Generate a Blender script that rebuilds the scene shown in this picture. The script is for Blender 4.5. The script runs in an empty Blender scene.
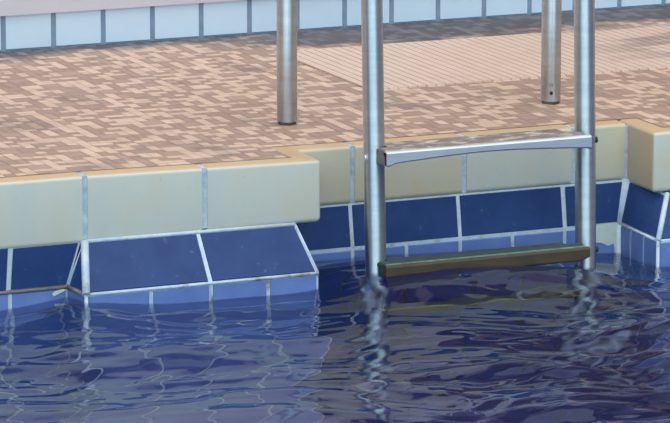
import bpy, bmesh, math, random
import numpy as np
from mathutils import Vector

random.seed(11)
rng = np.random.RandomState(50)
SC = bpy.context.scene
COL = SC.collection

# ------------------------------------------------------------------ helpers
def lin(r, g, b):
    def f(c):
        c /= 255.0
        return c / 12.92 if c <= .04045 else ((c + .055) / 1.055) ** 2.4
    return (f(r), f(g), f(b), 1.0)

def tag(o, label=None, cat=None, group=None, kind=None):
    if label: o['label'] = label
    if cat: o['category'] = cat
    if group: o['group'] = group
    if kind: o['kind'] = kind
    return o

def empty(name, loc):
    o = bpy.data.objects.new(name, None)
    COL.objects.link(o)
    o.location = loc
    o.empty_display_size = .05
    return o

def link(name, me, mats, parent=None):
    o = bpy.data.objects.new(name, me)
    for m in (mats if isinstance(mats, (list, tuple)) else [mats]):
        me.materials.append(m)
    COL.objects.link(o)
    if parent is not None:
        o.parent = parent
        # meshes are written in world space: keep them there under their thing
        p, off = parent, Vector((0, 0, 0))
        while p is not None:
            off += p.location
            p = p.parent
        me.transform(__import__('mathutils').Matrix.Translation(-off))
    return o

def from_bm(name, bm, mats, parent=None, smooth=False):
    bmesh.ops.recalc_face_normals(bm, faces=bm.faces[:])
    me = bpy.data.meshes.new(name)
    bm.to_mesh(me); bm.free()
    if smooth:
        me.polygons.foreach_set('use_smooth', [True] * len(me.polygons))
    return link(name, me, mats, parent)

def box(bm, x0, x1, y0, y1, z0, z1, mi=0):
    v = [bm.verts.new((x, y, z)) for z in (z0, z1) for y in (y0, y1) for x in (x0, x1)]
    fs = []
    for q in ((0, 2, 3, 1), (4, 5, 7, 6), (0, 1, 5, 4), (1, 3, 7, 5), (3, 2, 6, 7), (2, 0, 4, 6)):
        f = bm.faces.new([v[i] for i in q]); f.material_index = mi; fs.append(f)
    return v, fs

def tube(bm, pts, r, n=40, caps=True, mi=0):
    """sweep a circle of radius r along pts (world points)"""
    P = [Vector(p) for p in pts]
    T = []
    for i in range(len(P)):
        a = P[max(i - 1, 0)]; b = P[min(i + 1, len(P) - 1)]
        T.append((b - a).normalized())
    ref = Vector((1, 0, 0))
    if abs(T[0].dot(ref)) > .9: ref = Vector((0, 1, 0))
    N = (ref - T[0] * ref.dot(T[0])).normalized()
    uvl = bm.loops.layers.uv.get('UVMap') or bm.loops.layers.uv.new('UVMap')
    rings = []
    for i, p in enumerate(P):
        N = (N - T[i] * N.dot(T[i])).normalized()
        B = T[i].cross(N)
        rings.append([bm.verts.new(p + (N * math.cos(2 * math.pi * k / n) + B * math.sin(2 * math.pi * k / n)) * r) for k in range(n)])
    for a, b in zip(rings, rings[1:]):
        for k in range(n):
            f = bm.faces.new((a[k], a[(k + 1) % n], b[(k + 1) % n], b[k])); f.smooth = True; f.material_index = mi
            for v_, lp in zip((a[k], a[(k + 1) % n], b[(k + 1) % n], b[k]), f.loops):
                up_ = v_ is b[k] or v_ is b[(k + 1) % n]; uu = k if (v_ is a[k] or v_ is b[k]) else k + 1
                lp[uvl].uv = (uu / n, up_ * 1.)
    if caps:
        bm.faces.new(rings[0]).material_index = mi
        bm.faces.new(rings[-1]).material_index = mi

# ------------------------------------------------------------------ materials
class NT:
    def __init__(self, name):
        self.m = bpy.data.materials.new(name); self.m.use_nodes = True
        self.t = self.m.node_tree
        self.b = self.t.nodes['Principled BSDF']
    def n(self, typ, **kw):
        nd = self.t.nodes.new(typ)
        for k, v in kw.items(): setattr(nd, k, v)
        return nd
    def l(self, a, b): self.t.links.new(a, b)
    def pos(self):
        return self.n('ShaderNodeNewGeometry').outputs['Position']
    def noise(self, scale, detail=4, rough=.6, stretch=None):
        nz = self.n('ShaderNodeTexNoise'); nz.inputs['Scale'].default_value = scale
        nz.inputs['Detail'].default_value = detail; nz.inputs['Roughness'].default_value = rough
        p = self.pos()
        if stretch:
            mp = self.n('ShaderNodeMapping'); mp.inputs['Scale'].default_value = stretch
            self.l(p, mp.inputs['Vector']); p = mp.outputs[0]
        self.l(p, nz.inputs['Vector'])
        return nz.outputs['Fac']
    def ramp(self, fac, stops):
        r = self.n('ShaderNodeValToRGB'); e = r.color_ramp.elements
        while len(e) < len(stops): e.new(.5)
        for i, (p, c) in enumerate(stops):
            e[i].position = p; e[i].color = c if len(c) == 4 else (*c, 1)
        self.l(fac, r.inputs['Fac']); return r.outputs['Color']
    def mix(self, fac, a, b, mode='MIX'):
        mx = self.n('ShaderNodeMix'); mx.data_type = 'RGBA'; mx.blend_type = mode
        for sock, val in ((mx.inputs[0], fac), (mx.inputs[6], a), (mx.inputs[7], b)):
            if hasattr(val, 'links'): self.l(val, sock)
            else: sock.default_value = val
        return mx.outputs[2]
    def math(self, op, a, b=None):
        m = self.n('ShaderNodeMath'); m.operation = op
        for i, v in enumerate((a, b)):
            if v is None: continue
            if hasattr(v, 'links'): self.l(v, m.inputs[i])
            else: m.inputs[i].default_value = v
        return m.outputs[0]
    def bump(self, h, strength, dist):
        b = self.n('ShaderNodeBump'); b.inputs['Strength'].default_value = strength
        b.inputs['Distance'].default_value = dist
        self.l(h, b.inputs['Height']); self.l(b.outputs[0], self.b.inputs['Normal'])
    def set(self, color=None, **kw):
        if color is not None:
            if hasattr(color, 'links'): self.l(color, self.b.inputs['Base Color'])
            else: self.b.inputs['Base Color'].default_value = color
        for k, v in kw.items():
            s = self.b.inputs[k.replace('_', ' ')]
            if hasattr(v, 'links'): self.l(v, s)
            else: s.default_value = v
        return self.m

def mottled(name, c0, c1, scale=12, rough=.5, stretch=None, bump=None, **kw):
    t = NT(name)
    nz = t.noise(scale, 5, .6, stretch)
    col = t.ramp(nz, [(.3, c0), (.7, c1)])
    if bump: t.bump(nz, bump[0], bump[1])
    return t.set(col, Roughness=rough, **kw)

# mosaic deck: colour per tile comes from a face attribute, grout and stains from nodes
CELL = .0227
WALL_Y = 1.470
def deck_mat():
    t = NT('mosaic_deck')
    at = t.n('ShaderNodeAttribute'); at.attribute_name = 'tile'
    col = at.outputs['Color']
    nz = t.noise(9, 5, .65)
    col = t.mix(t.ramp(nz, [(.45, (0, 0, 0, 1)), (.75, (.35, .35, .35, 1))]), col, lin(150, 128, 122))
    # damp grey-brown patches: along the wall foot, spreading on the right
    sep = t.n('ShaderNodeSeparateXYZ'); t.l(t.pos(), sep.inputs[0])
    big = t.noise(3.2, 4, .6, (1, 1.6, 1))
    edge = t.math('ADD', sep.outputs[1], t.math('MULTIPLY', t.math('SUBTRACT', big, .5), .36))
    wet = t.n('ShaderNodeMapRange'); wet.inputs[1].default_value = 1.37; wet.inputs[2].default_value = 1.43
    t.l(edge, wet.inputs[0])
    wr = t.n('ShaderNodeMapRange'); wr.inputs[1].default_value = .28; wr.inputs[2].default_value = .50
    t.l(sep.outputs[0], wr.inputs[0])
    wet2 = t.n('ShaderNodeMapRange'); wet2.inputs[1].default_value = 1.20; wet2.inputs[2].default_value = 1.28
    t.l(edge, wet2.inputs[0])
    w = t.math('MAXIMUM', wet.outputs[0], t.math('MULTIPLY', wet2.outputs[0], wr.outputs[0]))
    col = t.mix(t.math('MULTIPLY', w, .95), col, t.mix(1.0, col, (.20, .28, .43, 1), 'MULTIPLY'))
    # scattered darker damp blotches
    bl = t.noise(5.5, 3, .55, (1, .55, 1))
    col = t.mix(t.ramp(bl, [(.57, (0, 0, 0, 1)), (.66, (.8, .8, .8, 1))]), col, t.mix(.5, col, lin(112, 98, 98)))
    t.b.inputs['Roughness'].default_value = .6
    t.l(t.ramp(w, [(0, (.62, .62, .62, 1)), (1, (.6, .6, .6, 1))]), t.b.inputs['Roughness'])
    return t.set(col)

M = {}
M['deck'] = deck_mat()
M['deck_body'] = mottled('deck_concrete', lin(130, 120, 112), lin(150, 140, 130), 20, .8)

def glaze(name, c0, c1, c2, rough=.3):
    t = NT(name)
    n1 = t.noise(7, 5, .6, (1, 1, .7))
    col = t.ramp(n1, [(.3, c0), (.52, c1), (.75, c2)])
    sp = t.noise(130, 2, .5)
    col = t.mix(t.ramp(sp, [(.70, (0, 0, 0, 1)), (.76, (.5, .5, .5, 1))]), col, lin(160, 146, 122))
    return t.set(col, Roughness=rough)
M['coping'] = glaze('coping_glaze', lin(193, 194, 184), lin(202, 200, 186), lin(204, 194, 170))
M['coping_tan'] = glaze('coping_glaze_tan', lin(204, 188, 158), lin(202, 192, 168), lin(206, 182, 146))
M['coping_edge'] = glaze('coping_tan_edge', lin(198, 160, 120), lin(202, 170, 132), lin(194, 172, 142), .5)  # tan tone for the stones' top face and upper rounding
M['streak'] = mottled('rust_streaked_glaze', lin(206, 170, 132), lin(184, 173, 152), 26, .35, (1, 1, .08))
M['coping_grout'] = mottled('coping_grout', lin(150, 165, 185), lin(205, 208, 210), 60, .8, bump=(.5, .002))

def bluetile(name, c0, c1, rough):
    t = NT(name)
    nz = t.noise(14, 4, .6)
    col = t.ramp(nz, [(.3, c0), (.7, c1)])
    ls = t.noise(50, 3, .6)
    col = t.mix(t.ramp(ls, [(.66, (0, 0, 0, 1)), (.78, (.45, .45, .45, 1))]), col, lin(120, 138, 178))
    return t.set(col, Roughness=rough, Specular_IOR_Level=.12)
M['tile_dark'] = bluetile('cobalt_tile', lin(38, 60, 104), lin(46, 69, 116), .42)
M['tile_mid'] = bluetile('mid_blue_tile', lin(96, 118, 172), lin(110, 132, 184), .42)
def grout_mat():
    t = NT('pool_grout')
    nz = t.noise(45, 5, .65)
    col = t.ramp(nz, [(.3, lin(165, 184, 204)), (.6, lin(196, 205, 212)), (.75, lin(170, 158, 146))])
    # rusty scum close to the water line
    sep = t.n('ShaderNodeSeparateXYZ'); t.l(t.pos(), sep.inputs[0])
    mr = t.n('ShaderNodeMapRange'); mr.inputs[1].default_value = -.175; mr.inputs[2].default_value = -.212
    t.l(sep.outputs[2], mr.inputs[0])
    n2 = t.noise(22, 4, .6)
    f = t.math('MULTIPLY', mr.outputs[0], t.ramp(n2, [(.55, (0, 0, 0, 1)), (.68, (.8, .8, .8, 1))]))
    col = t.mix(f, col, lin(112, 96, 84))
    return t.set(col, Roughness=.8)
M['grout'] = grout_mat()
M['white_tile'] = mottled('white_wall_tile', lin(199, 212, 225), lin(206, 218, 229), 6, .25)
M['wall_grout'] = mottled('grey_wall_grout', lin(118, 132, 152), lin(136, 148, 166), 30, .8)
M['plaster'] = mottled('lilac_plaster', lin(196, 184, 190), lin(202, 191, 196), 4, .7)
def slat_mat():
    t = NT('beige_slat')
    col = t.ramp(t.noise(14, 4, .6), [(.3, lin(212, 182, 163)), (.7, lin(219, 191, 173))])
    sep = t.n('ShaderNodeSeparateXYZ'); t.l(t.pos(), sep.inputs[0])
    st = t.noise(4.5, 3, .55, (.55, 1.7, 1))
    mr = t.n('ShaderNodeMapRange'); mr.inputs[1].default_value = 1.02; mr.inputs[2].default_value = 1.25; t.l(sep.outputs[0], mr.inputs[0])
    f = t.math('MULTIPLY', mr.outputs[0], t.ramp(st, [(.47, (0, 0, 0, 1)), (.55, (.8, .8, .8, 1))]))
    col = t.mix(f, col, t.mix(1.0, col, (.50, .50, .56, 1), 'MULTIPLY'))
    return t.set(col, Roughness=.6)
M['slat'] = slat_mat()
AROT = .25
def steel(name, c0, c1, rough, bands=260, aniso=0, arot=0):
    t = NT(name)
    nz = t.noise(9, 3, .6, (1, 1, bands / 40))
    col = t.ramp(nz, [(.3, c0), (.7, c1)])
    if aniso:
        tg = t.n('ShaderNodeTangent'); tg.direction_type = 'UV_MAP'; tg.uv_map = 'UVMap'
        t.l(tg.outputs[0], t.b.inputs['Tangent'])
        t.set(Anisotropic=aniso, Anisotropic_Rotation=arot)
    return t.set(col, Metallic=1.0, Roughness=rough)
M['steel'] = steel('brushed_steel', lin(198, 205, 208), lin(214, 222, 225), .42, 260, .95, AROT)
M['steel_lip'] = steel('satin_steel', lin(222, 226, 230), lin(236, 238, 240), .5)
M['dark_steel'] = steel('tarnished_steel', lin(150, 138, 134), lin(172, 160, 156), .45)
M['plug'] = mottled('grey_plug', lin(60, 54, 52), lin(104, 98, 96), 60, .6)
M['black'] = mottled('black_rubber', lin(24, 22, 22), lin(34, 32, 32), 50, .6)
def pad_mat():
    t = NT('antislip_pad')
    nz = t.noise(42, 4, .65, (.7, 1.0, 1))
    col = t.ramp(nz, [(.30, lin(112, 102, 98)), (.50, lin(136, 122, 116)), (.58, lin(176, 160, 146)), (.68, lin(206, 198, 188))])
    t.bump(nz, .4, .003)
    return t.set(col, Roughness=.75)
M['pad'] = pad_mat()
M['rust'] = mottled('rusty_tread', lin(58, 48, 36), lin(84, 68, 46), 26, .55, (.5, 1, 1.5), bump=(.5, .003))
M['algae'] = mottled('wet_algae_sheen', lin(44, 52, 58), lin(70, 82, 84), 40, .5)  # algae on the wet step top, its dark bluish reflection put into the colour
M['green'] = mottled('green_algae', lin(70, 100, 84), lin(126, 160, 138), 60, .6)

def water_mat():
    t = NT('pool_water')
    t.set((.68, .73, .88, 1), Roughness=0.0, IOR=1.333)
    t.b.inputs['Transmission Weight'].default_value = 1.0
    return t.m
M['water'] = water_mat()

# ------------------------------------------------------------------ dimensions
NW, ND = .75, .115            # ladder recess: width and depth
CT = -.119                    # underside of the coping
LZ = -.210                    # lower edge of the sloping ledge tiles
LY = -.08                     # its distance in front of the coping

# ------------------------------------------------------------------ floor (mosaic deck)
def build_floor():
    x0, x1 = -2.0, 3.4
    nx = int((x1 - x0) / CELL); ny = int(WALL_Y / CELL) + 1
    used = np.zeros((nx, ny), bool)
    rects = []; tone = {}
    shapes = [(1, 1)] * 9 + [(2, 1)] * 4 + [(1, 2)] * 5 + [(2, 2)] * 2 + [(1, 3)] * 2
    for j in range(ny):
        for i in range(nx):
            if used[i, j]: continue
            w, h = random.choice(shapes)
            while i + w > nx or j + h > ny or used[i:i + w, j:j + h].any():
                if w > 1: w -= 1
                elif h > 1: h -= 1
                else: break
            used[i:i + w, j:j + h] = True
            p = .47 if (w, h) != (2, 2) else .16
            near = [tone.get((i - 1, j + b_)) for b_ in range(h)] + [tone.get((i + a_, j - 1)) for a_ in range(w)]
            k_ = sum(1 for t_ in near if t_) / max(1, len(near))
            light = random.random() < p + .33 * (.45 - k_) * 1.6
            for a_ in range(w):
                for b_ in range(h): tone[(i + a_, j + b_)] = light
            rects.append((x0 + i * CELL, x0 + (i + w) * CELL, j * CELL, (j + h) * CELL, light))
    regs = [(-9, -.040, .042, ND + .043), (NW + .042, 9, .042, ND + .043), (-9, 9, ND + .043, WALL_Y)]
    light_c = [(216, 182, 158), (220, 188, 165), (212, 178, 154), (218, 184, 163)]
    dark_c = [(176, 144, 125), (170, 138, 120), (179, 148, 129), (173, 142, 127), (172, 140, 122)]
    V, F, Cc = [], [], []
    def q(a, b, c, d, z, colr):
        k = len(V); V.extend([(a, c, z), (b, c, z), (b, d, z), (a, d, z)]); F.append((k, k + 1, k + 2, k + 3)); Cc.append(colr)
    g = .0007
    ZT = .0012
    for (a, b, c, d, lt) in rects:
        colr = lin(*random.choice(light_c if lt else dark_c))
        for (ra, rb, rc, rd) in regs:
            A, B, C_, D = max(a + g, ra), min(b - g, rb), max(c + g, rc), min(d - g, rd)
            if B - A > .002 and D - C_ > .002:
                q(A, B, C_, D, ZT, colr)
    gc = lin(180, 150, 133)
    for (ra, rb, rc, rd) in regs:       # grout bed under the mosaic
        xs_ = [max(ra, x0)] + [x for x in (-.55, -.3, -.1, .05, .4) if max(ra, x0) < x < min(rb, x1)] + [min(rb, x1)]
        for xa, xb in zip(xs_, xs_[1:]):
            for k in range(4): q(xa, xb, rc + (rd - rc) * k / 4, rc + (rd - rc) * (k + 1) / 4, .0004, gc)
    me = bpy.data.meshes.new('floor')
    V = [(x, y, z + .0075 * min(max(-(x - .05) / .5, 0), 1.2) * max(0, 1 - y / .9)) for x, y, z in V]
    me.from_pydata(V, [], F)
    ca = me.color_attributes.new('tile', 'FLOAT_COLOR', 'CORNER')
    arr = np.repeat(np.array(Cc, dtype=np.float32), 4, axis=0)
    ca.data.foreach_set('color', arr.ravel())
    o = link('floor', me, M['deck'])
    tag(o, kind='structure')
    # slab that carries the mosaic
    bm = bmesh.new()
    box(bm, x0, x1, ND + .1, WALL_Y + .2, -1.45, 0.0)
    box(bm, x0, -.1, .1, ND + .1, -.119, 0.0)
    box(bm, NW + .1, x1, .1, ND + .1, -.119, 0.0)
    s = from_bm('floor_slab', bm, M['deck_body'], o)
    return o
build_floor()

# ------------------------------------------------------------------ back wall
def build_wall():
    bm = bmesh.new()
    TH = .085
    box(bm, -2.0, 3.4, WALL_Y, WALL_Y + .2, -.0, TH, 0)
    p = .1215; g = .0062
    k0 = int((-2.0 + .1575) / p) - 1
    for k in range(k0, 32):
        a = -.1575 + k * p + g; b = a + p - 2 * g
        if a < -1.98 or b > 3.38: continue
        box(bm, a, b, WALL_Y - .003, WALL_Y + .01, .006, TH, 1)
    o = from_bm('wall_back', bm, [M['wall_grout'], M['white_tile']])
    tag(o, kind='structure')
    bm = bmesh.new()
    box(bm, -2.0, .95, WALL_Y - .012, WALL_Y + .2, TH, 1.0)
    box(bm, .95, 3.4, WALL_Y - .012, WALL_Y + .2, TH, .125)
    from_bm('plaster', bm, M['plaster'], o)
    bm = bmesh.new()          # timber front above, met only as a reflection in the water
    box(bm, -2.0, .95, WALL_Y + .05, WALL_Y + .25, 1.0, 2.3, 0)
    box(bm, .95, 3.4, WALL_Y + .05, WALL_Y + .25, .125, 2.3, 0)
    for x in np.arange(-1.9, 3.3, .47):
        box(bm, x, x + .09, WALL_Y + .005, WALL_Y + .05, .125 if x > .95 else 1.0, 2.3, 1)
    from_bm('timber_front', bm, [mottled('dark_timber', lin(70, 52, 46), lin(112, 80, 66), 8, .7, (6, 1, .5)), mottled('pinkish_posts', lin(168, 132, 126), lin(184, 150, 144), 5, .7)], o)
    return o
build_wall()

# ------------------------------------------------------------------ coping stones
def rounded_block(x0, x1, y0, y1, z0, z1, edges, r_top, r_bot, r_side=.006, front='coping'):
    """block with the listed exposed sides ('F' front, 'L' left, 'R' right) rounded"""
    bm = bmesh.new()
    box(bm, x0, x1, y0, y1, z0, z1)
    bm.edges.ensure_lookup_table()
    def on(e, test): return all(test(v.co) for v in e.verts)
    side = {'F': lambda c: abs(c.y - y0) < 1e-6, 'L': lambda c: abs(c.x - x0) < 1e-6, 'R': lambda c: abs(c.x - x1) < 1e-6}
    vert = [e for e in bm.edges if abs(e.verts[0].co.z - e.verts[1].co.z) > 1e-4 and sum(1 for s in edges if on(e, side[s])) == 2]
    if vert: bmesh.ops.bevel(bm, geom=vert, offset=r_top, segments=6, affect='EDGES', profile=.5)
    def exposed(e):
        for s in edges:
            if on(e, side[s]): return True
        # bevelled corner strip
        m = (e.verts[0].co + e.verts[1].co) / 2
        if vert and len(edges) == 2:
            cx = x1 if 'R' in edges else x0
            if abs(m.x - cx) < r_top + 1e-4 and abs(m.y - y0) < r_top + 1e-4: return True
        return False
    top = [e for e in bm.edges if on(e, lambda c: abs(c.z - z1) < 1e-6) and exposed(e)]
    bmesh.ops.bevel(bm, geom=top, offset=r_top, segments=6, affect='EDGES', profile=.5)
    bot = [e for e in bm.edges if on(e, lambda c: abs(c.z - z0) < 1e-6) and exposed(e)]
    bmesh.ops.bevel(bm, geom=bot, offset=r_bot, segments=5, affect='EDGES', profile=.5)
    for f in bm.faces:
        c = f.calc_center_median()
        f.smooth = True
        if c.z > z1 - r_top * .3: f.material_index = 1
    return bm

GR = 'coping stones along the pool edge'
def lift(x):
    return .0075 * min(max(-(x - .05) / .5, 0), 1.2)
def stone(label, *a, mat='coping', **kw):
    a = list(a)
    if a[0] < -.7: a[4] = -.128
    elif a[0] < -.4: a[4] = -.1265
    elif a[0] < -.2: a[4] = -.1265
    elif a[0] > .7: a[4] = -.128
    else: a[4] = -.1215
    bm = rounded_block(*a, **kw)
    x0, x1, y0, y1, z0, z1 = a[:6]
    o = from_bm('coping_stone', bm, [M[mat if mat != 'coping_streak' else 'coping'], M['coping_edge']])
    # origin at the stone's base
    for v in o.data.vertices:
        if v.co.z > -.06: v.co.z += lift(v.co.x)
    c = Vector(((x0 + x1) / 2, (y0 + y1) / 2, z0))
    o.data.transform(__import__('mathutils').Matrix.Translation(-c)); o.location = c
    for p in o.data.polygons: p.use_smooth = True
    try:
        o.data.set_sharp_from_angle(angle=math.radians(35))
    except Exception:
        pass
    if mat == 'coping_streak':
        o.data.materials.append(M['streak'])
        for p in o.data.polygons:
            if p.normal.x < -.75: p.material_index = 2
    tag(o, label, 'coping stone', GR)
    return o
RT, RB = .008, .012
J = .0055    # half a joint
stone('cream coping stone cut off by the left picture edge, above the low plain blue wall', -.742 + J, -.492 - J, 0, .10, CT, 0, edges='F', r_top=RT, r_bot=RB)
stone('cream coping stone over the left half of the blue sloping ledge, between two wide joints', -.492 + J, -.242 - J, 0, .10, CT, 0, edges='F', r_top=RT, r_bot=RB)
stone('cream corner coping stone over the right half of the ledge, at the ladder recess', -.242 + J, .007, 0, ND + .1, CT, 0, edges='FR', r_top=RT, r_bot=RB)
stone('short tan coping stone in the recess, seen left of the left ladder rail', .0, .125 - J, ND, ND + .1, CT, 0, edges='F', r_top=RT, r_bot=RB, mat='coping_tan')
stone('tan coping stone behind the left half of the upper ladder step', .125 + J, .375 - J, ND, ND + .1, CT, 0, edges='F', r_top=RT, r_bot=RB, mat='coping_tan')
stone('cream coping stone behind the right half of the upper ladder step', .375 + J, .625 - J, ND, ND + .1, CT, 0, edges='F', r_top=RT, r_bot=RB)
stone('short tan coping stone in the recess, between the right ladder rail and the inner corner', .625 + J, NW - .006, ND, ND + .1, CT, 0, edges='F', r_top=RT, r_bot=RB, mat='coping_tan')
stone('orange-streaked corner coping stone at the right picture edge, its side facing the ladder', NW, 1.0 - J, 0, ND + .1, CT, 0, edges='FL', r_top=RT, r_bot=RB, mat='coping_streak')

bm = bmesh.new()
for x in (-.742, -.492, -.242):
    box(bm, x - J, x + J, .0025, .1, CT + .001, -.0012)
for x in (.125, .375, .625):
    box(bm, x - J, x + J, ND + .0025, ND + .1, CT + .001, -.0012)
box(bm, NW - .006, NW, ND + .0, ND + .1, CT + .002, -.006)
for v in bm.verts:
    if v.co.z > -.06: v.co.z += lift(v.co.x)
tag(from_bm('trim_1', bm, M['coping_grout']), kind='structure')

# more pool edge beyond the picture, so that it does not stop in mid-air
bm = bmesh.new()
box(bm, -2.0, -.742 - J, 0, .10, CT, -.0002)
box(bm, 1.0 + J, 3.4, 0, ND + .1, CT, -.0002)
tag(from_bm('trim_2', bm, M['coping']), kind='structure')

# ------------------------------------------------------------------ blue tiled pool wall
def patch(bm, A, B, C, D, us, vs, mat, g=.004, th=.0022, gm=0):
    """bilinear wall patch A-B (top, left to right) over D-C (bottom); us/vs = joint positions 0..1"""
    A, B, C, D = map(Vector, (A, B, C, D))
    def P(u, v): return (A * (1 - u) + B * u) * (1 - v) + (D * (1 - u) + C * u) * v
    w = ((B - A).length + (C - D).length) / 2; h = ((D - A).length + (C - B).length) / 2
    nrm = (B - A).cross(D - A); 
    if nrm.length < 1e-9: nrm = (C - B).cross(D - B)
    nrm.normalize(); nrm = -nrm
    # nrm must look to the water: callers order A,B,C,D so that it does (flip flag through vs order)
    NS = 6
    gv_ = [[bm.verts.new(P(i / NS, j / NS)) for i in range(NS + 1)] for j in range(NS + 1)]
    for j in range(NS):
        for i in range(NS):
            q4 = [gv_[j][i], gv_[j][i + 1], gv_[j + 1][i + 1], gv_[j + 1][i]]
            if (q4[0].co - q4[1].co).length < 1e-7: q4 = q4[1:]
            f = bm.faces.new(q4); f.material_index = gm
    gu, gv = g / w, g / h
    for i in range(len(us) - 1):
        for j in range(len(vs) - 1):
            u0, u1, v0, v1 = us[i] + gu, us[i + 1] - gu, vs[j] + gv, vs[j + 1] - gv
            if u1 - u0 <= 0 or v1 - v0 <= 0: continue
            base = [P(u0, v0), P(u1, v0), P(u1, v1), P(u0, v1)]
            bu, bv = .0012 / w, .0012 / h
            topc = [P(u0 + bu, v0 + bv), P(u1 - bu, v0 + bv), P(u1 - bu, v1 - bv), P(u0 + bu, v1 - bv)]
            lo = [bm.verts.new(p) for p in base]
            hi = [bm.verts.new(p + nrm * th) for p in topc]
            mi = mat
            if len(us) * len(vs) <= 4:
                bm.verts.remove(hi[0]); bm.verts.remove(hi[1]); bm.verts.remove(hi[2]); bm.verts.remove(hi[3])
                U = [u0 + bu + (u1 - u0 - 2 * bu) * k / 6 for k in range(7)]; W_ = [v0 + bv + (v1 - v0 - 2 * bv) * k / 6 for k in range(7)]
                gg = [[bm.verts.new(P(u, v) + nrm * th) for u in U] for v in W_]
                for jj in range(6):
                    for ii in range(6):
                        bm.faces.new((gg[jj][ii], gg[jj][ii + 1], gg[jj + 1][ii + 1], gg[jj + 1][ii])).material_index = mi
                hi = [gg[0][0], gg[0][6], gg[6][6], gg[6][0]]
                continue
            bm.faces.new(hi).material_index = mi
            for k in range(4):
                bm.faces.new((lo[k], lo[(k + 1) % 4], hi[(k + 1) % 4], hi[k])).material_index = mi
    return nrm

ZB = -1.40
DEEP = [LZ, LZ - .112, LZ - .62]
def joints(a, b, cuts):
    """0..1 positions of the cuts between a and b"""
    return [0.] + [(c - a) / (b - a) for c in sorted(cuts) if a + .006 < c < b - .006] + [1.]
def vj(top, bot): return [0.] + [(z - top) / (bot - top) for z in DEEP if bot + .01 < z < top - .01] + [1.]

M['tile_deep'] = bluetile('deep_blue_tile', lin(58, 72, 132), lin(72, 86, 146), .5)  # darker blue tile for the lower recess and the basin
M['grout_deep'] = mottled('deep_grout', lin(66, 72, 92), lin(92, 90, 96), 30, .8)  # darker grout for the lower recess
TILES = [M['grout'], M['tile_dark'], M['tile_mid'], M['tile_deep'], M['grout_deep'], mottled('brown_scum', lin(112, 104, 108), lin(142, 132, 130), 50, .8)]
def mosaic_cuts(a, b, start, step):
    n0 = int((a - start) / step) - 1
    return [start + step * k for k in range(n0, n0 + int((b - a) / step) + 4)]

bm = bmesh.new()
RY = .003   # wall left of the ledge, just behind the coping face
xe_t, xe_b = -.500, -.530
xs = mosaic_cuts(-2.0, xe_b, -.648, .121)
patch(bm, (-2., RY, CT), (-.646, RY, CT), (-.652, RY, LZ), (-2., RY, LZ), joints(-2.0, -.646, [x for x in xs if x < -.66]), [0, 1], 1)
patch(bm, (-.646, RY, CT), (xe_t, RY, CT), (xe_b, RY, LZ), (-.652, RY, LZ), [0, 1], [0, 1], 1)
patch(bm, (-2., RY, LZ), (xe_b, RY, LZ), (xe_b, RY, ZB), (-2., RY, ZB), joints(-2.0, xe_b, [x for x in xs if x < -.6]), vj(LZ, ZB), 2)
# recess behind the ladder
NB = ND - .012
nx0, nx1 = -.02, .729
cuts_d = [.120, .361, .600]
cuts_m = [.0, .120, .240, .361, .480, .600]
patch(bm, (nx0, ND + .003, CT), (.600, ND + .003, CT), (.600, NB, LZ), (nx0, NB, LZ), joints(nx0, .600, cuts_d), [0, 1], 1)
patch(bm, (.600, ND + .003, CT), (NW + .002, ND + .003, CT), (nx1, NB, LZ), (.600, NB, LZ), [0, 1], [0, 1], 1)
patch(bm, (nx0, NB, LZ), (nx1, NB, LZ), (nx1, NB, -.29), (nx0, NB, -.29), joints(nx0, nx1, cuts_m), [0, 1], 2)
patch(bm, (nx0, NB, -.29), (nx1, NB, -.29), (nx1, NB, ZB), (nx0, NB, ZB), joints(nx0, nx1, cuts_m), vj(-.29, ZB), 3, gm=4)
# right-hand ledge: flank towards the ladder, then its front
F_t, F_b = (.784, .000, -.131), (.722, LY, LZ)
patch(bm, (NW + .002, ND + .003, CT), F_t, F_b, (nx1, NB, LZ), [0, 1], [0, 1], 1, g=.005)
patch(bm, (nx1, NB, LZ), F_b, (F_b[0], LY, ZB), (nx1, NB, ZB), [0, .30, .64, 1], vj(LZ, ZB), 2)
patch(bm, F_t, (3.4, .000, -.131), (3.4, LY, LZ), F_b, joints(F_t[0], 3.4, [1.0 + .25 * k for k in range(10)]), [0, 1], 1)
patch(bm, F_b, (3.4, LY, LZ), (3.4, LY, ZB), (F_b[0], LY, ZB), joints(F_b[0], 3.4, mosaic_cuts(.72, 3.4, .842, .12)), vj(LZ, ZB), 2)
# wide corner grout seams
def seam(bm, a, b, r):
    tube(bm, [a, b], r, 8, True, 0)
seam(bm, (NW + .001, ND + .004, CT), (nx1 + .001, NB + .003, LZ), .0125)
seam(bm, (nx1 + .001, NB + .002, LZ), (nx1 + .001, NB + .002, ZB), .0115)
seam(bm, F_t, F_b, .006)
seam(bm, (nx1, NB, LZ), F_b, .0032)
seam(bm, F_b, (F_b[0], LY, ZB), .0035)
for a_, b_ in (((-1.2, RY, LZ), (xe_b, RY, LZ)), ((xe_b, RY, LZ), (-.523, LY + .01, LZ))):
    n0 = len(bm.faces); tube(bm, [a_, b_], .0042, 8); bm.faces.ensure_lookup_table()
    for f in bm.faces[n0:]: f.material_index = 5
wp = from_bm('wall_pool', bm, TILES)
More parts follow.
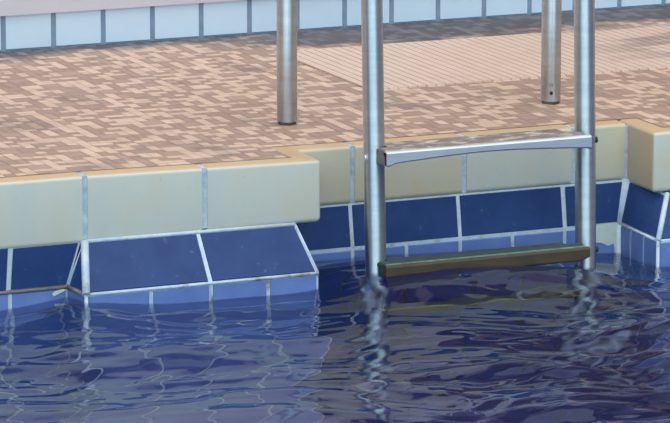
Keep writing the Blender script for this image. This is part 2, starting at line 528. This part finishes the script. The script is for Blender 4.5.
# pale mortar smeared over the inner corner
bm = bmesh.new()
prof = [(.640, -.210), (.690, -.207), (.722, -.206), (.735, -.206), (.735, -.272), (.716, -.274), (.713, -.250), (.700, -.254), (.684, -.246), (.668, -.244), (.655, -.236), (.642, -.238)]
a = [bm.verts.new((x, NB - .0032, z)) for x, z in prof]; b = [bm.verts.new((x, NB + .004, z)) for x, z in prof]
prof2 = [(-.562, -.220), (-.556, -.216), (-.538, -.213), (-.534, -.216), (-.548, -.221), (-.560, -.226)]
a2 = [bm.verts.new((x, RY - .004, z)) for x, z in prof2]; b2 = [bm.verts.new((x, RY + .002, z)) for x, z in prof2]
bm.faces.new(a2); bm.faces.new(b2)
for i in range(6): bm.faces.new((a2[i], a2[(i + 1) % 6], b2[(i + 1) % 6], b2[i]))
bm.faces.new(a); bm.faces.new(b)
for i in range(len(prof)): bm.faces.new((a[i], a[(i + 1) % len(prof)], b[(i + 1) % len(prof)], b[i]))
from_bm('mortar_patch', bm, mottled('pale_mortar', lin(186, 192, 182), lin(206, 210, 200), 40, .8), wp)
tag(wp, kind='structure')

# sloping ledge under the left coping
bm = bmesh.new()
Lt, Rt = (-.494, .000, -.1225), (-.050, .000, -.1255)
Lb, Rb = (-.521, LY, LZ), (-.034, LY, LZ)
apex_b = (xe_b, RY, LZ)
cu = (-.262 - Lb[0]) / (Rb[0] - Lb[0])
patch(bm, Lt, Rt, Rb, Lb, [0, cu, 1], [0, 1], 1, g=.0042)
patch(bm, Lb, Rb, (Rb[0], LY, ZB), (Lb[0], LY, ZB), joints(Lb[0], Rb[0], [-.387, -.262, -.141]), vj(LZ, ZB), 2)
# flanks
patch(bm, Lt, Lt, Lb, apex_b, [0, 1], [0, 1], 1, g=.004)
patch(bm, apex_b, Lb, (Lb[0], LY, ZB), (xe_b, RY, ZB), [0, 1], vj(LZ, ZB), 2)
patch(bm, Rt, (-.03, ND, CT), (-.02, ND, LZ), Rb, [0, 1], [0, 1], 1)
patch(bm, Rb, (-.02, ND, LZ), (-.02, ND, ZB), (Rb[0], LY, ZB), [0, .5, 1], vj(LZ, ZB), 2)
seam(bm, Lt, Lb, .0082)
seam(bm, Lt, apex_b, .0026)
seam(bm, Lb, Rb, .0030)
seam(bm, Lt, Rt, .0042)
seam(bm, Rt, Rb, .0026)
seam(bm, Lb, (Lb[0], LY, ZB), .0040)
lg = from_bm('tiled_ledge', bm, TILES, wp)

# basin: floor of the pool and its far sides
bm = bmesh.new()
PX0, PX1, PY0 = -7.0, 7.0, -6.7
def quad(bm, *p, mi=0):
    f = bm.faces.new([bm.verts.new(x) for x in p]); f.material_index = mi
quad(bm, (PX0, PY0, ZB), (PX1, PY0, ZB), (PX1, .2, ZB), (PX0, .2, ZB))
tag(from_bm('floor_pool', bm, M['tile_deep']), kind='structure')
bm = bmesh.new()
box(bm, PX0, PX1, PY0 - .3, PY0, ZB, -.002)
box(bm, PX0 - .3, PX0, PY0, .2, ZB, -.002)
box(bm, PX1, PX1 + .3, PY0, .2, ZB, -.002)
tag(from_bm('wall_far', bm, M['tile_deep']), kind='structure')
bm = bmesh.new()
box(bm, PX0 - 3, -2.0, .0, 3.0, ZB, -.002)
box(bm, 3.4, PX1 + 3, .0, 3.0, ZB, -.002)
box(bm, PX0 - 3, PX1 + 3, PY0 - 4, PY0 - .3, -.3, -.002)
tag(from_bm('floor_surround', bm, M['deck_body']), kind='structure')

# ------------------------------------------------------------------ floor grate
def build_grate():
    gx0, gx1, gy0, gy1 = .409, 1.72, .672, 1.204
    root = empty('floor_grate', (gx0, gy0, .0012))
    tag(root, 'pale beige slatted grate panel set flush into the mosaic deck behind the ladder', 'grate')
    bm = bmesh.new(); n = int(round((gx1 - gx0) / .0226)); s = (gx1 - gx0) / n
    for k in range(n):
        a = gx0 + k * s
        v, fs = box(bm, a + .0013, a + s - .0013, gy0, gy1, .0012, .0042)
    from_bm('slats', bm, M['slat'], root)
    bm = bmesh.new(); box(bm, gx0, gx1, gy0 + .001, gy1 - .001, .0010, .0019)
    from_bm('tray', bm, mottled('grate_shadow_tray', lin(140, 114, 104), lin(152, 126, 114), 20, .8), root)
    return root
build_grate()

# ------------------------------------------------------------------ ladder
R = .0212
YF = -.045
lad = empty('pool_ladder', (.35, YF, ZB))
tag(lad, 'stainless steel pool ladder with two vertical handrails and steps in the water', 'ladder')
def arc_path(xf, xt, xr, yr, lean):
    pts = [(xf, YF, -1.15), (xf, YF, -.6), (xf, YF, -.24)]
    pts += [(xf + (xt - xf) * t, YF, -.24 + t * .94) for t in (.25, .5, .75, 1.)]
    rr = (yr - YF) / 2
    n = 18
    for k in range(1, n):
        a = math.pi * k / n
        y = YF + rr - rr * math.cos(a); z = .70 + rr * .62 * math.sin(a)
        pts.append((xt + (xr - xt) * (1 - math.cos(a)) / 2, y, z))
    pts += [(xr, yr, .70), (xr, yr, .45), (xr, yr, .2), (xr, yr, .0075)]
    return pts
def handrail(xf, xt, xr, yr, side):
    bm = bmesh.new()
    tube(bm, arc_path(xf, xt, xr, yr, 0), R, 48)
    h = from_bm('handrail', bm, M['steel'], lad)
    bm = bmesh.new()
    tube(bm, [(xr, yr, .001), (xr, yr, .009)], R * .90, 32)
    from_bm('foot_plug', bm, M['plug'], h)
    for z in ((.008,) if side < 0 else (.006, -.222)):
        bm = bmesh.new()
        xx = xf + (xt - xf) * max(0, (z + .24) / .94)
        y = YF - .004
        tube(bm, [(xx + side * (R - .003), y, z), (xx + side * (R + .0015), y, z), (xx + side * (R + .0030), y, z)], .0065, 18)
        from_bm('bolt', bm, M['steel_lip'] if side < 0 else M['black'], h)
    return h
hl = handrail(.1065, .089, .0935, .384, -1)
hr = handrail(.5745, .556, .7030, .384, 1)
# screw hole and small sticker on the foot of the right rail
def on_rail(xr, yr, z, w, h, name, mat, parent, rnd):
    bm = bmesh.new()
    ang0 = math.atan2(-.90, -.39)
    nn = 12
    r0 = R + .0006
    grid = []
    for j in range(nn + 1):
        row = []
        for i in range(nn + 1):
            u, v = 2 * i / nn - 1, 2 * j / nn - 1
            if rnd:   # square to disc
                u, v = u * math.sqrt(1 - v * v / 2), v * math.sqrt(1 - u * u / 2)
            a = ang0 + u * w / 2 / r0
            row.append(bm.verts.new((xr + r0 * math.cos(a), yr + r0 * math.sin(a), z + v * h / 2)))
        grid.append(row)
    for j in range(nn):
        for i in range(nn):
            bm.faces.new((grid[j][i], grid[j][i + 1], grid[j + 1][i + 1], grid[j + 1][i]))
    from_bm(name, bm, mat, parent)
on_rail(.703, .384, .026, .0072, .0076, 'screw_hole', M['black'], hr, True)
on_rail(.703, .384, .043, .009, .006, 'sticker', M['dark_steel'], hr, False)

TX0, TX1 = .0975, .5490
TYF, TYB = -.116, -.066
def tread(zt, lip_mat, top_mat, edge_mat, arch):
    """zt = height of the step's front top edge"""
    W = TX1 - TX0
    n = 48
    bm = bmesh.new()
    def lip(t):
        e = abs(2 * t - 1)
        if not arch: return .0275 - .007 * max(0, (t - .95) / .05)
        return .0300 if t < .025 else .0165 + .0105 * e ** 1.6
    # front lip with a rolled upper edge; profile in (y, z) swept along x
    sects = []
    for k in range(n + 1):
        t = k / n; x = TX0 + W * t; h = lip(t)
        prof = [(TYF + .014, zt - .003), (TYF + .010, zt), (TYF + .005, zt), (TYF + .0015, zt - .0012), (TYF, zt - .004),
                (TYF, zt - h + .003), (TYF + .002, zt - h), (TYF + .006, zt - h), (TYF + .008, zt - h + .003), (TYF + .008, zt - .010), (TYF + .014, zt - .010)]
        sects.append([bm.verts.new((x, y, z)) for y, z in prof])
    m = len(sects[0])
    for a, b in zip(sects, sects[1:]):
        for i in range(m):
            bm.faces.new((a[i], a[(i + 1) % m], b[(i + 1) % m], b[i]))
    bm.faces.new(sects[0]); bm.faces.new(sects[-1])
    tr = from_bm('tread', bm, lip_mat, lad)
    # back lip and plate
    bm = bmesh.new()
    box(bm, TX0 + .002, TX1 - .002, TYF + .0135, TYB, zt - .010, zt - .0035)
    box(bm, TX0 + .025, TX1 - .032, TYB - .004, TYB + (.0475 if arch else .0195), zt - .018, zt - .0035)
    from_bm('plate', bm, M['dark_steel'] if arch else lip_mat, tr)
    bm = bmesh.new()
    xa, xb, xc, xd = TX0 + .004, TX0 + .0255, TX1 - .0325, TX1 - .004
    ya, yb_, yc = TYF + .0105, TYB - .001, TYB + (.046 if arch else .018)
    out = [(xa, ya), (xd, ya), (xd, yb_), (xc, yb_), (xc, yc), (xb, yc), (xb, yb_), (xa, yb_)]
    lo = [bm.verts.new((x, y, zt - .0036)) for x, y in out]; hi = [bm.verts.new((x, y, zt - .0006)) for x, y in out]
    bm.faces.new(lo); bm.faces.new(hi)
    for i in range(8): bm.faces.new((lo[i], lo[(i + 1) % 8], hi[(i + 1) % 8], hi[i]))
    bmesh.ops.bevel(bm, geom=bm.edges[:], offset=.001, segments=2, affect='EDGES')
    from_bm('antislip_pad', bm, top_mat, tr)
    if not arch:
        bm = bmesh.new()
        box(bm, TX0 + .004, TX1 - .006, TYF + .006, TYF + .014, zt - .001, zt + .0012)
        from_bm('algae_strip', bm, M['green'], tr)
    # side cheeks reaching back to the rails
    for x in ((TX0, TX1 - .004) if arch else (TX0 + .010, TX1 - .006)):
        bm = bmesh.new()
        yb = YF - R + .002
        y1_ = TYF + (.001 if arch else .009)
        prof = [(y1_, zt - .003), (y1_, zt - (.0285 if arch else .025)), (yb, zt - (.030 if arch else .025)), (yb, zt - .002)]
        a = [bm.verts.new((x, y, z)) for y, z in prof]; b = [bm.verts.new((x + .004, y, z)) for y, z in prof]
        bm.faces.new(a); bm.faces.new(b)
        for i in range(4): bm.faces.new((a[i], a[(i + 1) % 4], b[(i + 1) % 4], b[i]))
        c = from_bm('side_bracket', bm, edge_mat, tr)
    return tr
t1 = tread(.0300, M['steel_lip'], M['pad'], M['dark_steel'], True)
t2 = tread(-.2005, M['rust'], M['algae'], M['rust'], False)
t2['label'] = 'rust-brown step at the water line with green algae on top'
t3 = tread(-.4315, M['rust'], M['algae'], M['rust'], False)

# ------------------------------------------------------------------ water
def build_water():
    fx = np.arange(-1.15, 1.25, .0065); fy = np.arange(-1.75, .110, .0065)
    ox0 = np.linspace(PX0 + .02, -1.15, 24, endpoint=False); ox1 = np.linspace(1.25, PX1 - .02, 24)
    oy0 = np.linspace(PY0 + .02, -1.75, 30, endpoint=False)
    X = np.concatenate([ox0, fx, ox1]); Y = np.concatenate([oy0, fy, [.112]])
    gx, gy = np.meshgrid(X, Y)
    # slow swell: height read off along the tiles and rails
    pts = np.array([(-.68, 0, -.246), (-.59, 0, -.240), (-.52, -.07, -.217), (-.44, -.08, -.236), (-.38, -.08, -.242), (-.25, -.08, -.244), (-.05, -.08, -.244),
                    (.05, .08, -.226), (.09, -.06, -.230), (.12, -.11, -.216), (.30, -.10, -.220), (.45, -.1, -.228), (.575, -.05, -.256), (.72, .05, -.272), (.72, -.08, -.262), (.9, -.1, -.255)])
    wts = np.zeros_like(gx); acc = np.zeros_like(gx)
    for x, y, z in pts:
        w = np.exp(-((gx - x) ** 2 + (gy - y) ** 2) / (2 * .085 ** 2)) + 1e-12
        wts += w; acc += w * (z + .240)
    near = acc / (wts + .25)
    H = -.240 + near
    fade = np.clip((1.9 + gy) / .5, 0, 1) * np.clip((1.3 - np.abs(gx)) / .3, 0, 1)
    right = np.clip((gx + .05) / .25, 0, 1)
    close = np.clip((-gy + .02 + .16 * right) / .25, .25 + .35 * right, 1) * (1 + .35 * right) * (1 + np.clip((-gy - .25) / .35, 0, 1) * (.15 + .55 * right))      # ripples calm down near the wall
    wx = .03 * np.sin(gx * 7.1 + gy * 4.3) + .02 * np.sin(gy * 11.3 - gx * 3.7 + 1.)
    wy = .03 * np.sin(gx * 5.3 - gy * 6.1 + 2.) + .02 * np.sin(gx * 12.7 + gy * 2.1)
    rip = np.zeros_like(gx)
    for lam, amp, cnt in ((.62, .0046, 4), (.33, .0029, 7), (.17, .0015, 9), (.09, .00075, 10), (.05, .00030, 12), (.028, .00006, 10)):
        for _ in range(cnt):
            th = rng.normal(math.pi / 2 - .18, .5); ll = lam * rng.uniform(.75, 1.3); ph = rng.uniform(0, 6.28)
            kx, ky = math.cos(th) * 6.2832 / ll, math.sin(th) * 6.2832 / ll
            rip += amp / math.sqrt(cnt) * 1.6 * np.sin(kx * (gx + wx) + ky * (gy + wy) + ph)
    patchy = .65 + .35 * np.sin(gx * 4.1 + 1.3) * np.sin(gy * 5.3 + .4)
    rip = rip * close * fade * patchy
    # keep the water line where it meets tiles and rails
    num = np.zeros_like(gx); den = np.zeros_like(gx)
    for x, y, z in pts:
        j0, i0 = np.argmin(np.abs(Y - y)), np.argmin(np.abs(X - x))
        e0 = H[j0, i0] + rip[j0, i0] - z
        w = np.exp(-((gx - x) ** 2 + (gy - y) ** 2) / (2 * .06 ** 2)) + 1e-12
        num += w * e0; den += w
    H = H + rip - num / (den + .12)
    ny, nx = gx.shape
    V = np.stack([gx, gy, H], -1).reshape(-1, 3)
    i = np.arange(nx * ny).reshape(ny, nx)
    cx_, cy_ = (gx[:-1, :-1] + gx[1:, 1:]) / 2, (gy[:-1, :-1] + gy[1:, 1:]) / 2
    lim = np.where(cx_ < -.526, .004, np.where(cx_ < -.032, -.078, np.where(cx_ < .722, .104, -.078)))
    keep = (cy_ < lim).ravel()
    F = np.stack([i[:-1, :-1], i[:-1, 1:], i[1:, 1:], i[1:, :-1]], -1).reshape(-1, 4)[keep]
    me = bpy.data.meshes.new('pool_water')
    me.from_pydata(V.tolist(), [], F.tolist())
    me.polygons.foreach_set('use_smooth', [True] * len(me.polygons))
    o = link('pool_water', me, M['water'])
    tag(o, 'rippled blue pool water below the tiled edge and ladder', 'water', kind='stuff')
build_water()

# ------------------------------------------------------------------ light
SURR = (.26, .215, .20, 1); DOME = (.80, .86, .96, 1); GAP = (-.40, -.90, .25); GAPC = (1.75, 2.5, 2.9, 1)
w = bpy.data.worlds.new('overcast_sky'); SC.world = w; w.use_nodes = True
nt = w.node_tree; bg = nt.nodes['Background']
tc = nt.nodes.new('ShaderNodeTexCoord'); sx = nt.nodes.new('ShaderNodeSeparateXYZ')
nt.links.new(tc.outputs['Generated'], sx.inputs[0])
def mrange(src, a, b, c, d, mode='SMOOTHSTEP'):
    m = nt.nodes.new('ShaderNodeMapRange'); m.interpolation_type = mode
    for i, v in enumerate((a, b, c, d)): m.inputs[i + 1].default_value = v
    nt.links.new(src, m.inputs[0]); return m.outputs[0]
def wmix(f, a, b, mode='MIX'):
    m = nt.nodes.new('ShaderNodeMix'); m.data_type = 'RGBA'; m.blend_type = mode
    for sock, v in ((m.inputs[0], f), (m.inputs[6], a), (m.inputs[7], b)):
        if hasattr(v, 'links'): nt.links.new(v, sock)
        else: sock.default_value = v
    return m.outputs[2]
# overcast dome, dim brown surroundings near the horizon, one bright gap of sky over the open pool
dome = wmix(mrange(sx.outputs[2], .12, .75, 0, 1), SURR, DOME)
dt = nt.nodes.new('ShaderNodeVectorMath'); dt.operation = 'DOT_PRODUCT'
dt.inputs[1].default_value = Vector(GAP).normalized()
nt.links.new(tc.outputs['Generated'], dt.inputs[0])
sky = wmix(mrange(dt.outputs['Value'], .62, .97, 0, 1), dome, GAPC)
nt.links.new(sky, bg.inputs['Color']); bg.inputs['Strength'].default_value = 1.0

sd = bpy.data.lights.new('sun', 'SUN'); sd.energy = 1.5; sd.angle = math.radians(40); sd.color = (1, .93, .84)
so = bpy.data.objects.new('sun', sd); COL.objects.link(so)
so.rotation_euler = Vector((-.1, .25, -.95)).to_track_quat('-Z', 'Y').to_euler()

# ------------------------------------------------------------------ camera
cd = bpy.data.cameras.new('camera'); cam = bpy.data.objects.new('camera', cd); COL.objects.link(cam)
cd.sensor_fit = 'HORIZONTAL'; cd.sensor_width = 36
cd.lens = 36 * 4165.8 / 670
cd.clip_end = 100
cam.location = (-3.18037, -7.47313, 1.5967)
fw = Vector((.3869987, .89902594, -.20490087)).normalized()
cam.rotation_euler = fw.to_track_quat('-Z', 'Y').to_euler()
SC.camera = cam

SC.view_settings.view_transform = 'Standard'
SC.view_settings.look = 'None'
SC.view_settings.gamma = 1.0
SC.view_settings.use_curve_mapping = False
SC.view_settings.exposure = 0.0
